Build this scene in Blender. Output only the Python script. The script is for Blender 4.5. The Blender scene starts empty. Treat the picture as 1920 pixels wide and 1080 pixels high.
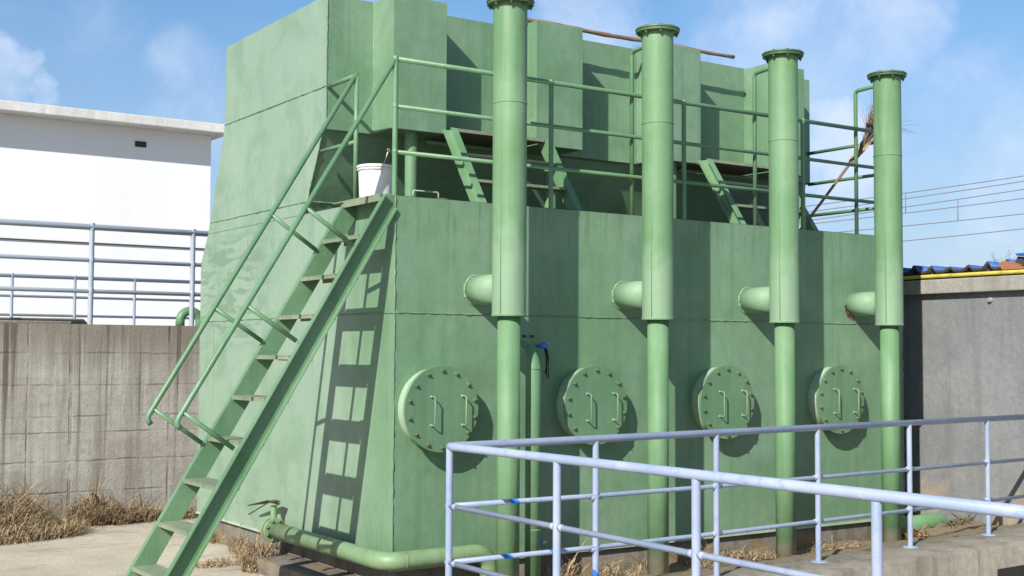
import bpy, bmesh, math, random
from mathutils import Vector, Matrix
random.seed(7)
C = bpy.context.scene
COL = C.collection
R = math.radians

# ------------------------------------------------------------------ materials
class NT:
    def __init__(s, tree): s.t = tree; s.n = tree.nodes; s.l = tree.links
    def new(s, ty, **kw):
        n = s.n.new(ty)
        for k, v in kw.items(): setattr(n, k, v)
        return n
    def put(s, sock, v):
        if isinstance(v, bpy.types.NodeSocket): s.l.new(v, sock)
        else: sock.default_value = v
    def math(s, op, a, b=0.0, clamp=False):
        n = s.new('ShaderNodeMath', operation=op, use_clamp=clamp)
        s.put(n.inputs[0], a); s.put(n.inputs[1], b); return n.outputs[0]
    def pos(s): return s.new('ShaderNodeNewGeometry').outputs['Position']
    def scale(s, v, sc, off=(0, 0, 0)):
        n = s.new('ShaderNodeMapping'); s.put(n.inputs['Vector'], v)
        n.inputs['Scale'].default_value = sc; n.inputs['Location'].default_value = off
        return n.outputs[0]
    def noise(s, v, sc, detail=4, rough=.55, dist=0.0):
        n = s.new('ShaderNodeTexNoise'); s.put(n.inputs['Vector'], v)
        n.inputs['Scale'].default_value = sc; n.inputs['Detail'].default_value = detail
        n.inputs['Roughness'].default_value = rough; n.inputs['Distortion'].default_value = dist
        return n.outputs['Fac']
    def ramp(s, f, lo, hi, a=0.0, b=1.0):
        n = s.new('ShaderNodeMapRange', interpolation_type='SMOOTHSTEP')
        s.put(n.inputs[0], f); n.inputs[1].default_value = lo; n.inputs[2].default_value = hi
        n.inputs[3].default_value = a; n.inputs[4].default_value = b
        return n.outputs[0]
    def mix(s, f, a, b, mode='MIX'):
        n = s.new('ShaderNodeMix', data_type='RGBA', blend_type=mode)
        s.put(n.inputs[0], f)
        for i, v in ((6, a), (7, b)):
            if not isinstance(v, bpy.types.NodeSocket): v = (*v, 1.0)
            s.put(n.inputs[i], v)
        return n.outputs[2]
    def sep(s, v):
        n = s.new('ShaderNodeSeparateXYZ'); s.put(n.inputs[0], v); return n.outputs
    def band(s, v, c, w, soft):          # 1 inside |v-c|<w
        d = s.math('ABSOLUTE', s.math('SUBTRACT', v, c))
        return s.ramp(d, w, w + soft, 1.0, 0.0)

def material(name, build, rough=.6, metallic=0.0, spec=.5):
    m = bpy.data.materials.new(name); m.use_nodes = True
    nt = NT(m.node_tree); b = m.node_tree.nodes['Principled BSDF']
    b.inputs['Roughness'].default_value = rough; b.inputs['Metallic'].default_value = metallic
    b.inputs['Specular IOR Level'].default_value = spec
    out = build(nt)
    if isinstance(out, tuple) and len(out) == 2: col, h = out
    else: col, h = out, None
    if isinstance(col, bpy.types.NodeSocket): nt.l.new(col, b.inputs['Base Color'])
    else: b.inputs['Base Color'].default_value = (*col, 1)
    if h is not None:
        sock, strength, dist = h
        bp = nt.new('ShaderNodeBump'); bp.inputs['Strength'].default_value = strength
        bp.inputs['Distance'].default_value = dist
        nt.l.new(sock, bp.inputs['Height']); nt.l.new(bp.outputs[0], b.inputs['Normal'])
    return m

GREEN = (.146, .272, .152)
def paint(base, dusty, dark, rust=(.16, .065, .03), rust_amt=.0, stain=False, streak=.5, patch=None, patch2=False):
    def f(n):
        p = n.pos()
        big = n.noise(p, .9, 5, .6, .4)
        c = n.mix(n.ramp(big, .38, .66), base, dusty)
        st = n.noise(n.scale(p, (7, 7, .35)), 1.0, 5, .6, .3)
        c = n.mix(n.math('MULTIPLY', n.ramp(st, .47, .72), streak), c, dark)
        st2 = n.noise(n.scale(p, (16, 16, .6), (3, 1, 9)), 1.0, 4, .6, .2)
        c = n.mix(n.math('MULTIPLY', n.ramp(st2, .52, .74), streak * .8), c, dusty)
        st3 = n.noise(n.scale(p, (40, 40, 1.1), (1, 8, 2)), 1.0, 3, .6, .1)
        c = n.mix(n.ramp(st3, .52, .75, 0, .2), c, dark)
        wm = n.noise(p, 1.7, 6, .65, .6)
        c = n.mix(n.ramp(wm, .52, .70, 0, .35), c, tuple(q * w for q, w in zip(base, (1.12, .98, .72))))
        mot = n.noise(p, 24, 4, .7)
        c = n.mix(n.ramp(mot, .25, .75, 0, .22), c, dark)
        scuff = n.noise(n.scale(p, (3, 3, 1.4), (7, 2, 4)), 1.2, 9, .72, .2)
        c = n.mix(n.ramp(scuff, .60, .72, 0, .30), c, dark)
        if stain:     # paler green over the end plate, weaker towards the front corner
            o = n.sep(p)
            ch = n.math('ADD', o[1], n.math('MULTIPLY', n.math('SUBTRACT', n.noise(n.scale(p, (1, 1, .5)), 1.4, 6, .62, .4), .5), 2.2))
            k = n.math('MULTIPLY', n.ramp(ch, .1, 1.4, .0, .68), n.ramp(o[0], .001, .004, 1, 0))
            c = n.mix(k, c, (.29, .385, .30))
        if stain:     # rust tears and grime runs under the girth seam, cloudy repaint patches
            o = n.sep(p)
            dr = n.noise(n.scale(p, (13, 13, .28), (2, 6, 1)), 1.0, 6, .7, .25)
            dk = n.math('MULTIPLY', n.ramp(dr, .56, .70), n.ramp(n.noise(p, 1.1, 4, .6), .42, .62))
            c = n.mix(n.math('MULTIPLY', dk, .34), c, (.115, .135, .06))
            ed = n.noise(n.scale(p, (26, 26, 1.3), (4, 4, 0)), 1.0, 5, .7, .2)      # short dark runs from the deck edge
            em = n.math('MULTIPLY', n.ramp(ed, .52, .66), n.math('MULTIPLY', n.ramp(o[2], 2.55, 3.06), n.ramp(o[2], 3.068, 3.072, 1, 0)))
            c = n.mix(n.math('MULTIPLY', em, .55), c, (.07, .125, .065))
            bt = n.noise(n.scale(p, (2, 2, 1), (0, 3, 7)), 2.0, 8, .72, .3)          # splash dirt and bare specks near the foot
            c = n.mix(n.math('MULTIPLY', n.ramp(bt, .50, .66), n.ramp(o[2], .05, .7, .45, 0)), c, (.17, .20, .12))
            c = n.mix(n.math('MULTIPLY', n.ramp(n.noise(p, 48, 3, .6), .64, .70), n.ramp(o[2], .1, .8, .6, 0)), c, (.40, .44, .36))
            rs_ = n.noise(n.scale(p, (9, 9, .5), (8, 1, 5)), 1.2, 7, .72, .3)         # faint brown runs
            c = n.mix(n.math('MULTIPLY', n.ramp(rs_, .60, .72), .38), c, (.16, .135, .07))
            cl = n.noise(p, 1.7, 9, .70, .25)
            c = n.mix(n.ramp(cl, .46, .64, 0, .30), c, (.085, .185, .100))
            cl2 = n.noise(n.scale(p, (1, 1, .7), (11, 3, 8)), 1.3, 9, .70, .2)
            c = n.mix(n.ramp(cl2, .48, .66, 0, .36), c, (.215, .325, .235))
        if stain:     # old water marks near the rear of the end plate
            o = n.sep(p)
            w = n.noise(n.scale(p, (1, 1.3, 6)), 1.6, 6, .65, .6)
            reg = n.math('MULTIPLY', n.ramp(o[1], 2.0, 3.2), n.band(o[2], 2.45, .35, .45))
            c = n.mix(n.math('MULTIPLY', n.math('MULTIPLY', n.ramp(w, .50, .57), reg), .8), c, (.15, .24, .16))
            w2 = n.noise(n.scale(p, (1, 1.6, 1.2), (2, 5, 1)), 1.5, 7, .7, .5)
            reg2 = n.math('MULTIPLY', n.ramp(o[1], 1.8, 2.6), n.band(o[2], 3.35, .18, .35))
            c = n.mix(n.math('MULTIPLY', n.math('MULTIPLY', n.ramp(w2, .46, .62), reg2), .55), c, (.17, .28, .175))
            reg3 = n.math('MULTIPLY', n.band(o[1], 3.0, .25, .5), n.band(o[2], 4.30, .05, .16))
            c = n.mix(n.math('MULTIPLY', n.math('MULTIPLY', n.ramp(big, .42, .7), reg3), .5), c, (.13, .18, .13))
        if patch:      # repainted / dusty bottom ends
            o = n.sep(p)
            edge = n.math('ADD', o[2], n.math('MULTIPLY', n.noise(p, 5, 4, .6, .5), patch[2]))
            c = n.mix(n.ramp(edge, patch[0], patch[1], patch[3], 0.0), c, patch[4])
        if patch2:     # chalky lower end of the wide upper pipe
            o = n.sep(p)
            e = n.math('ADD', o[2], n.math('MULTIPLY', n.math('SUBTRACT', n.noise(n.scale(p, (1, 1, .6)), 5, 7, .7, .3), .5), 1.3))
            k = n.math('MULTIPLY', n.ramp(e, 2.45, 2.98, .46, 0), n.ramp(o[2], 2.085, 2.10))
            c = n.mix(k, c, (.30, .42, .30))
        if rust_amt:
            rn = n.noise(p, 9, 8, .75, .6)
            c = n.mix(n.ramp(rn, .70 - rust_amt, .80 - rust_amt, 0, .85), c, rust)
        wh = n.noise(p, 55, 2, .5)
        c = n.mix(n.ramp(wh, .73, .79, 0, .35), c, (.45, .52, .42))
        hb = n.math('ADD', n.noise(p, 2.2, 3, .5), n.math('MULTIPLY', n.noise(p, 60, 3, .6), .06))
        return c, (n.math('ADD', hb, n.math('MULTIPLY', n.noise(p, .8, 2, .4), 2.0)), .5, .03)
    return f

M = {}
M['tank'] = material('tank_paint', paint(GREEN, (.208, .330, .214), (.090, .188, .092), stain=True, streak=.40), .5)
M['pipe'] = material('pipe_paint', paint((.125, .26, .125), (.18, .32, .175), (.085, .20, .09), streak=.35), .42)
M['vent'] = material('vent_pipe_paint', paint((.130, .262, .122), (.19, .325, .18), (.088, .20, .085), streak=.6,
                     patch=(-.02, .10, .10, .85, (.36, .33, .25)), patch2=True, rust_amt=.015), .58)
M['stair'] = material('stair_paint', paint((.115, .232, .122), (.175, .30, .178), (.07, .16, .078), rust_amt=.03, streak=.4), .5)
M['rail_green'] = material('rail_green_paint', paint((.115, .245, .125), (.165, .30, .165), (.07, .15, .08), rust_amt=.06, streak=.3), .42)
M['tread'] = material('tread_dust', paint((.19, .245, .155), (.28, .315, .22), (.11, .165, .095), rust_amt=.04), .8)
M['weld'] = material('weld_bead', paint((.13, .25, .14), (.25, .37, .24), (.05, .10, .045), rust_amt=.10), .5)
M['cover'] = material('cover_paint', paint((.115, .228, .125), (.155, .27, .16), (.07, .155, .078), rust_amt=.03, streak=.4), .5)
M['cover_rim'] = material('cover_rim_paint', paint((.34, .47, .33), (.44, .53, .41), (.20, .30, .19), rust_amt=.08), .6)
M['handle'] = material('handle_paint', paint((.18, .30, .18), (.26, .36, .24), (.11, .18, .10), rust_amt=.06), .5)
M['bolt'] = material('bolt_rust', paint((.13, .19, .09), (.20, .22, .12), (.06, .07, .03), rust_amt=.13), .7)
M['drain'] = material('drain_paint', paint((.185, .31, .155), (.27, .37, .22), (.13, .22, .10), rust=(.27, .185, .085), rust_amt=.155, streak=.4), .5)
M['flange'] = material('flange_paint', paint((.075, .15, .06), (.12, .20, .09), (.035, .06, .03), rust_amt=.10), .5)
M['deck'] = material('dark_deck_plate', paint((.05, .055, .04), (.085, .085, .06), (.025, .028, .022), rust=(.10, .05, .03), rust_amt=.10), .8)  # deck tone kept dark to cut bounce light under the hopper
M['galv'] = material('galvanised_wire', lambda n: (.42, .42, .40), .45, .6)
M['darkmetal'] = material('dark_rusty_metal', paint((.08, .07, .065), (.13, .115, .10), (.03, .03, .03), rust_amt=.12), .6, .3)
M['underside'] = material('rusty_underside', paint((.10, .085, .065), (.13, .11, .08), (.05, .04, .03), rust_amt=.12), .8)
def blue_rail(n):
    p = n.pos()
    c = n.mix(n.ramp(n.noise(p, 1.6, 5, .6, .3), .35, .7), (.285, .35, .475), (.385, .44, .56))
    c = n.mix(n.ramp(n.noise(p, 13, 6, .7), .52, .66, 0, .6), c, (.22, .30, .52))
    c = n.mix(n.ramp(n.noise(p, 26, 5, .65), .62, .74, 0, .7), c, (.60, .62, .67))
    o = n.sep(p); tape = None      # three brushed bright blue marks on the long rails
    for bx, bz in ((-.198, .771), (-.264, .423), (.156, .412), (.53, .20)):
        b = n.math('MULTIPLY', n.band(n.math('ADD', o[0], n.math('MULTIPLY', o[2], .9)), bx + bz * .9, .035, .006), n.band(o[2], bz, .05, .01))
        tape = b if tape is None else n.math('MAXIMUM', tape, b)
    c = n.mix(n.math('MULTIPLY', tape, n.ramp(o[1], -2.13, -2.10)), c, (.03, .17, .55))
    c = n.mix(n.ramp(n.noise(p, 21, 6, .7), .655, .73, 0, .7), c, (.26, .20, .17))
    return c, (n.noise(p, 70, 3), .25, .004)
M['blue_rail'] = material('pale_blue_rail_paint', blue_rail, .42)
M['grey_rail'] = material('grey_blue_rail_paint', lambda n: n.mix(n.noise(n.pos(), 5, 4), (.30, .36, .45), (.42, .46, .52)), .5)

def concrete(base, alt, dark, streak=.7, joints=None, sc=1.0, warm=None):
    def f(n):
        p = n.pos(); o = n.sep(p)
        c = n.mix(n.ramp(n.noise(p, 1.1 * sc, 6, .62, .4), .32, .70), base, alt)
        st = n.noise(n.scale(p, (4.5, 4.5, .22)), sc, 7, .68, .35)
        c = n.mix(n.math('MULTIPLY', n.ramp(st, .47, .66), streak), c, dark)
        c = n.mix(n.ramp(n.noise(p, 14 * sc, 6, .7), .30, .75, 0, .5), c, dark)
        c = n.mix(n.ramp(n.noise(p, 70, 3, .6), .60, .74, 0, .55), c, alt)
        h = n.math('ADD', n.noise(p, 30, 5, .7), n.math('MULTIPLY', n.noise(p, 3, 4), 1.2))
        if warm:
            c = n.mix(n.math('MULTIPLY', n.ramp(n.noise(p, 1.7, 6, .65, .5), .50, .66), n.ramp(o[2], warm[0], warm[1], .9, 0)), c, warm[2])
        if joints:
            xj, zj, topz, topc = joints
            wob = n.math('MULTIPLY', n.math('SUBTRACT', n.noise(p, 2.5, 5), .5), .035)
            x = n.math('ADD', o[0], wob); z = n.math('ADD', o[2], wob)
            tot = None
            for v, lst in ((x, xj), (z, zj)):
                for e, w in lst:
                    b = n.math('MULTIPLY', n.band(v, e, w * .3, .012), n.ramp(n.noise(n.scale(p, (1, 1, 1), (e, 0, e * 3)), 2.2, 5, .6), .36, .66))
                    tot = b if tot is None else n.math('MAXIMUM', tot, b)
            # per-board tone between the form joints
            brick = n.new('ShaderNodeTexBrick'); n.put(brick.inputs['Vector'], n.scale(n.new('ShaderNodeCombineXYZ').outputs[0], (1, 1, 1)))
            cmb = [q for q in n.n if q.bl_idname == 'ShaderNodeCombineXYZ'][-1]
            n.put(cmb.inputs[0], x); n.put(cmb.inputs[1], z)
            brick.inputs['Scale'].default_value = 1; brick.inputs['Brick Width'].default_value = .92
            brick.inputs['Row Height'].default_value = .365; brick.inputs['Mortar Size'].default_value = 0
            brick.inputs['Color1'].default_value = (.0, 0, 0, 1); brick.inputs['Color2'].default_value = (1, 1, 1, 1)
            c = n.mix(n.math('MULTIPLY', brick.outputs['Color'], .28), c, alt)
            drip = n.noise(n.scale(p, (9, 9, .12), (4, 2, 1)), 1.0, 6, .7, .2)
            tz = n.math('ADD', o[2], n.math('MULTIPLY', n.math('SUBTRACT', drip, .5), 1.5))
            c = n.mix(n.math('MULTIPLY', n.ramp(tz, topz - .85, topz - .05), .8), c, topc)
            blk = n.noise(n.scale(p, (6, 6, .10), (9, 5, 3)), 1.0, 6, .72, .15)
            c = n.mix(n.math('MULTIPLY', n.ramp(blk, .53, .64), n.ramp(o[2], -.2, 1.6, .25, .85)), c, (.085, .072, .058))
            c = n.mix(n.math('MULTIPLY', tot, .42), c, (.085, .075, .062))
            h = n.math('SUBTRACT', h, n.math('MULTIPLY', tot, 1.0))
            pit = n.noise(p, 38, 2, .5)
            c = n.mix(n.ramp(pit, .70, .74, 0, .6), c, (.07, .065, .055))
        return c, (h, .5, .015)
    return f
WXJ = [(-1.36, .014), (-.86, .05), (.34, .03), (-2.3, .02)]
WZJ = [(1.745, .018), (1.365, .016), (.99, .02), (.80, .012), (.46, .018), (.09, .016)]
M['wall'] = material('form_marked_concrete', concrete((.395, .372, .325), (.51, .50, .46), (.225, .20, .165), .75, (WXJ, WZJ, 2.1, (.185, .16, .128))), .9, 0, .2)
M['plinth'] = material('plinth_concrete', concrete((.19, .175, .145), (.27, .25, .21), (.10, .09, .075), .6, warm=(-.12, -.02, (.30, .21, .10))), .9, 0, .2)
M['curb'] = material('basin_concrete', concrete((.27, .25, .205), (.36, .335, .28), (.155, .135, .105), .75), .9, 0, .2)
M['plaster'] = material('grey_plaster', concrete((.212, .218, .225), (.275, .28, .285), (.15, .154, .158), .5, warm=(-.05, .75, (.38, .30, .19))), .85, 0, .25)
M['fascia'] = material('fascia_concrete', concrete((.34, .325, .29), (.42, .41, .38), (.20, .19, .165), .5), .9, 0, .2)
M['void'] = material('dark_opening', lambda n: n.mix(n.noise(n.pos(), 5), (.012, .011, .010), (.03, .027, .023)), .95)
def yard(n):
    p = n.pos()
    c = n.mix(n.ramp(n.noise(p, .6, 7, .65, .5), .32, .68), (.47, .41, .32), (.58, .525, .435))
    c = n.mix(n.ramp(n.noise(n.scale(p, (.5, 2.0, 1)), 1.5, 8, .7, .9), .54, .68, 0, .55), c, (.27, .215, .155))
    c = n.mix(n.ramp(n.noise(p, 26, 6, .7), .45, .7, 0, .4), c, (.30, .255, .19))
    c = n.mix(n.ramp(n.noise(n.scale(p, (.8, 2.6, 1), (5, 3, 0)), 2.2, 6, .65, .4), .645, .72, 0, .8), c, (.16, .13, .095))
    far = n.ramp(n.sep(p)[1], 25, 80)
    c = n.mix(far, c, (.16, .17, .09))
    return c, (n.math('ADD', n.noise(p, 40, 6, .7), n.noise(p, 5, 5)), .5, .02)
M['yard'] = material('dusty_concrete_yard', yard, .95, 0, .15)
M['soil'] = material('dry_soil', lambda n: (n.mix(n.noise(n.pos(), 12, 8, .7), (.18, .145, .10), (.36, .29, .20)), (n.noise(n.pos(), 25, 8, .7), 1.0, .03)), 1, 0, .1)
def white_wall(n):
    p = n.pos()
    c = n.mix(n.ramp(n.noise(n.scale(p, (1, 1, .2)), .9, 5), .35, .75), (.86, .86, .85), (.82, .82, .81))
    return c
M['white'] = material('white_render', white_wall, .85, 0, .2)
M['eave'] = material('stained_white_eave', concrete((.70, .69, .66), (.78, .77, .75), (.48, .47, .44), .45), .9, 0, .2)
M['plastic'] = material('white_bucket_plastic', lambda n: n.mix(n.ramp(n.noise(n.pos(), 28, 6, .7), .58, .72, 0, .7), (.78, .77, .74), (.40, .37, .31)), .45)
M['bamboo'] = material('weathered_bamboo', lambda n: n.mix(n.ramp(n.noise(n.scale(n.pos(), (3, 20, 20)), 2, 5), .35, .7), (.30, .22, .13), (.16, .10, .06)), .7)
M['stick'] = material('broom_stick_wood', lambda n: n.mix(n.noise(n.pos(), 14, 5), (.24, .17, .11), (.15, .10, .065)), .75)
M['twig'] = material('dry_twig', lambda n: n.mix(n.noise(n.pos(), 30, 3), (.17, .09, .045), (.30, .19, .10)), .9)
M['twig_dark'] = material('dark_twig', lambda n: n.mix(n.noise(n.pos(), 30, 3), (.09, .06, .045), (.16, .12, .09)), .9)
M['twig_broom'] = material('grey_brown_twig', lambda n: n.mix(n.noise(n.pos(), 30, 3), (.15, .11, .08), (.27, .21, .15)), .9)
M['straw'] = material('dry_straw', lambda n: n.mix(n.ramp(n.noise(n.pos(), 16, 4, .7), .32, .68), (.19, .13, .075), (.45, .35, .21)), .9, 0, .2)
M['straw_dark'] = material('dead_grass_thatch', lambda n: n.mix(n.ramp(n.noise(n.pos(), 13, 5, .7), .3, .7), (.10, .07, .042), (.22, .16, .095)), 1, 0, .1)
M['weed'] = material('olive_weed', lambda n: n.mix(n.noise(n.pos(), 20, 3), (.07, .09, .035), (.16, .13, .06)), .8)
M['tile_blue'] = material('blue_roof_sheet', lambda n: n.mix(n.ramp(n.noise(n.pos(), 7, 5), .35, .7), (.02, .075, .30), (.03, .14, .40)), .4)
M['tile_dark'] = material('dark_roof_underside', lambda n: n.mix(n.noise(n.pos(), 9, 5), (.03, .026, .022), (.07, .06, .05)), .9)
M['terracotta'] = material('terracotta', lambda n: n.mix(n.noise(n.pos(), 14, 5), (.40, .17, .08), (.28, .11, .05)), .85)
M['yellow'] = material('yellow_gas_pipe', lambda n: n.mix(n.ramp(n.noise(n.pos(), 11, 5), .4, .7), (.52, .45, .07), (.36, .29, .05)), .45)
M['wire'] = material('weathered_wire', lambda n: (.16, .16, .17), .6)
M['bluevalve'] = material('blue_valve_plastic', lambda n: n.mix(n.noise(n.pos(), 40, 3), (.01, .12, .55), (.02, .22, .75)), .35)
M['black'] = material('black_rubber', lambda n: (.015, .015, .017), .6)
M['tape'] = material('white_tape', lambda n: (.7, .7, .7), .6)

# ------------------------------------------------------------------ geometry helpers
class MB:
    def __init__(s): s.b = bmesh.new(); s.mi = 0
    def face(s, pts):
        f = s.b.faces.new([s.b.verts.new(p) for p in pts]); f.material_index = s.mi; return f
    def box(s, lo, hi, bevel=0.0):
        x0, y0, z0 = lo; x1, y1, z1 = hi
        v = [s.b.verts.new(p) for p in ((x0,y0,z0),(x1,y0,z0),(x1,y1,z0),(x0,y1,z0),(x0,y0,z1),(x1,y0,z1),(x1,y1,z1),(x0,y1,z1))]
        fs = [s.b.faces.new([v[i] for i in q]) for q in ((0,3,2,1),(4,5,6,7),(0,1,5,4),(1,2,6,5),(2,3,7,6),(3,0,4,7))]
        for f in fs: f.material_index = s.mi
        if bevel:
            es = {e for f in fs for e in f.edges}
            bmesh.ops.bevel(s.b, geom=list(es), offset=bevel, segments=2, affect='EDGES', profile=.6)
        return s
    def prism(s, poly, ext):             # planar polygon (3d points) pushed by the vector ext
        ext = Vector(ext); n = len(poly)
        a = [s.b.verts.new(p) for p in poly]; b = [s.b.verts.new(Vector(p) + ext) for p in poly]
        fs = [s.b.faces.new(a), s.b.faces.new(b[::-1])]
        for i in range(n): fs.append(s.b.faces.new((a[i], b[i], b[(i+1) % n], a[(i+1) % n])))
        for f in fs: f.material_index = s.mi
        bmesh.ops.recalc_face_normals(s.b, faces=fs)
        return s
    def tube(s, path, r, seg=16, caps=True, rs=None):
        P = [Vector(p) for p in path]; n = len(P); rings = []
        t0 = (P[1] - P[0]).normalized()
        u = t0.cross(Vector((0, 0, 1)))
        if u.length < 1e-3: u = t0.cross(Vector((0, 1, 0)))
        u.normalize(); tp = t0
        for i in range(n):
            if i == 0: t = t0
            elif i == n - 1: t = (P[i] - P[i-1]).normalized()
            else: t = ((P[i+1] - P[i]).normalized() + (P[i] - P[i-1]).normalized()).normalized()
            q = tp.rotation_difference(t); u = q @ u; u = (u - t * u.dot(t)).normalized(); tp = t
            w = t.cross(u); rr = rs[i] if rs else r
            k = 1.0
            if 0 < i < n - 1:
                c = (P[i] - P[i-1]).normalized().dot(t); k = 1 / max(c, .5)
            rings.append([s.b.verts.new(P[i] + (u * math.cos(a) + w * math.sin(a)) * rr) for a in (2 * math.pi * j / seg for j in range(seg))])
        for i in range(n - 1):
            for j in range(seg):
                f = s.b.faces.new((rings[i][j], rings[i][(j+1) % seg], rings[i+1][(j+1) % seg], rings[i+1][j])); f.material_index = s.mi
        if caps:
            for f in (s.b.faces.new(rings[0][::-1]), s.b.faces.new(rings[-1])): f.material_index = s.mi
        return s
    def lathe(s, prof, c, axis='z', seg=40):     # prof: (r, h) pairs
        c = Vector(c); rings = []
        for r, h in prof:
            ring = []
            for j in range(seg):
                a = 2 * math.pi * j / seg; x, y = r * math.cos(a), r * math.sin(a)
                o = (x, y, h) if axis == 'z' else ((x, h, y) if axis == 'y' else (h, x, y))
                ring.append(s.b.verts.new(c + Vector(o)))
            rings.append(ring)
        fs = []
        for i in range(len(rings) - 1):
            for j in range(seg): fs.append(s.b.faces.new((rings[i][j], rings[i][(j+1) % seg], rings[i+1][(j+1) % seg], rings[i+1][j])))
        fs.append(s.b.faces.new(rings[0])); fs.append(s.b.faces.new(rings[-1]))
        for f in fs: f.material_index = s.mi
        bmesh.ops.recalc_face_normals(s.b, faces=fs)
        return s
    def channel(s, a, b, perp, out, depth, flange, t=.009):
        """C-section from a to b; perp spans the web (depth), out is where the flanges point."""
        a, b = Vector(a), Vector(b); p = Vector(perp).normalized(); o = Vector(out).normalized()
        prof = [(0, 0), (0, flange), (t, flange), (t, t), (depth - t, t), (depth - t, flange), (depth, flange), (depth, 0)]
        poly = [a + p * q[0] + o * q[1] for q in prof]
        return s.prism(poly, b - a)
    def build(s, name, mat, parent=None, smooth=True, angle=38):
        if s.b.verts: bmesh.ops.recalc_face_normals(s.b, faces=s.b.faces) if name in RECALC else None
        if smooth:
            ca = math.radians(angle)
            for f in s.b.faces: f.smooth = True
            for e in s.b.edges:
                if len(e.link_faces) == 2 and e.calc_face_angle(0) > ca: e.smooth = False
        me = bpy.data.meshes.new(name)
        if parent is not None:
            root = parent
            while root.parent: root = root.parent
            L = root.location
            bmesh.ops.translate(s.b, verts=s.b.verts, vec=-L)
        s.b.to_mesh(me); s.b.free()
        for m in (mat if isinstance(mat, (list, tuple)) else [mat]): me.materials.append(m)
        o = bpy.data.objects.new(name, me); COL.objects.link(o)
        if parent is not None: o.parent = parent
        return o
RECALC = set()

def tag(o, label=None, cat=None, group=None, kind=None):
    if label: o['label'] = label
    if cat: o['category'] = cat
    if group: o['group'] = group
    if kind: o['kind'] = kind
    return o
def thing(name, loc, label, cat, group=None):
    o = bpy.data.objects.new(name, None); COL.objects.link(o); o.location = loc
    o.empty_display_size = .2
    return tag(o, label, cat, group)
def children(o): return [c for c in bpy.data.objects if c.parent == o]
def copy_tree(o, parent=None):
    c = o.copy(); COL.objects.link(c); c.parent = parent
    for ch in children(o): copy_tree(ch, c)
    return c
def arc(c, u, w, r, a0, a1, n=8):
    c, u, w = Vector(c), Vector(u), Vector(w)
    return [c + u * (r * math.cos(a0 + (a1 - a0) * i / n)) + w * (r * math.sin(a0 + (a1 - a0) * i / n)) for i in range(n + 1)]
def bead(m, path, r=.007, step=.035):      # hand-welded bead: lumpy thin tube
    pts = []
    for a, b in zip(path[:-1], path[1:]):
        a, b = Vector(a), Vector(b); n = max(2, int((b - a).length / step))
        for i in range(n + (1 if b == Vector(path[-1]) else 0)): pts.append(a.lerp(b, i / n))
    rs = [r * random.uniform(.55, 1.25) for _ in pts]
    pts = [p + Vector([random.uniform(-.0025, .0025) for _ in range(3)]) for p in pts]
    m.tube(pts, r, 6, True, rs)

# ------------------------------------------------------------------ camera
CAM = (2379.98, .59596, .05110, .00480, -5.04646, -9.15545, 1.77884)
f_, yaw, pit, rol = CAM[:4]
fw = Vector((math.sin(yaw) * math.cos(pit), math.cos(yaw) * math.cos(pit), math.sin(pit)))
rt = Vector((math.cos(yaw), -math.sin(yaw), 0)); up = rt.cross(fw)
rt, up = rt * math.cos(rol) + up * math.sin(rol), up * math.cos(rol) - rt * math.sin(rol)
cam = bpy.data.cameras.new('camera'); co = bpy.data.objects.new('camera', cam); COL.objects.link(co)
mt = Matrix((( rt.x, up.x, -fw.x, CAM[4]), (rt.y, up.y, -fw.y, CAM[5]), (rt.z, up.z, -fw.z, CAM[6]), (0, 0, 0, 1)))
co.matrix_world = mt
cam.sensor_width = 36; cam.lens = f_ * 36 / 1920; cam.clip_start = .05; cam.clip_end = 5000
C.camera = co

# ------------------------------------------------------------------ ground and basin
GZ = -.26
m = MB()
def flat(x0, y0, x1, y1, z): m.face([(x0, y0, z), (x1, y0, z), (x1, y1, z), (x0, y1, z)])
PX0, PX1, PY0, PY1 = -.35, 14., -14., -2.0          # the basin pit left out of the sheet
BIG = 1500
flat(-BIG, -BIG, PX0, BIG, GZ); flat(PX1, -BIG, BIG, BIG, GZ); flat(PX0, -BIG, PX1, PY0, GZ); flat(PX0, PY1, PX1, BIG, GZ)
m.face([(PX0, PY0, -.95), (PX1, PY0, -.95), (PX1, PY1, -.95), (PX0, PY1, -.95)])  # unseen pit floor, shallow and pale to bounce light up the tank front
for a, b in (((PX0, PY0), (PX1, PY0)), ((PX1, PY0), (PX1, PY1)), ((PX1, PY1), (PX0, PY1)), ((PX0, PY1), (PX0, PY0))):
    m.face([(*a, -.95), (*b, -.95), (*b, GZ), (*a, GZ)])
tag(m.build('ground', M['yard'], smooth=False), kind='structure')
# soil strip between plinth and basin edge
m = MB()
nx, ny = 56, 18
gv = []
for i in range(nx + 1):
    x = -.9 + 7.84 * i / nx; row = []; yk = -1.80 + .077 * x
    for j in range(ny + 1):
        q = j / ny; y = yk + (.04 - yk) * q
        z = .035 - .235 * min(1, max(0, (q - .12) / .62)) + .03 * math.sin(i * 1.3 + j) * math.sin(j * 1.7 + i * .6) * q + random.uniform(-.012, .012)
        z += .16 * max(0, min(1, (x - 5.9) / .7)) * max(0, min(1, (q - .3) / .4))
        row.append(m.b.verts.new((x, y, z if x > -.2 else min(z, -.262 + .9 * max(0, x + .55)))))
    gv.append(row)
for i in range(nx):
    for j in range(ny): m.b.faces.new((gv[i][j], gv[i+1][j], gv[i+1][j+1], gv[i][j+1]))
tag(m.build('soil', M['soil']), kind='structure')
m = MB()
gv = [[m.b.verts.new((6.36 + .58 * i / 8, .035 + 2.2 * j / 12, -.06 + random.uniform(-.02, .02))) for j in range(13)] for i in range(9)]
for i in range(8):
    for j in range(12): m.b.faces.new((gv[i][j], gv[i+1][j], gv[i+1][j+1], gv[i][j+1]))
tag(m.build('soil', M['soil']), kind='structure')

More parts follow.
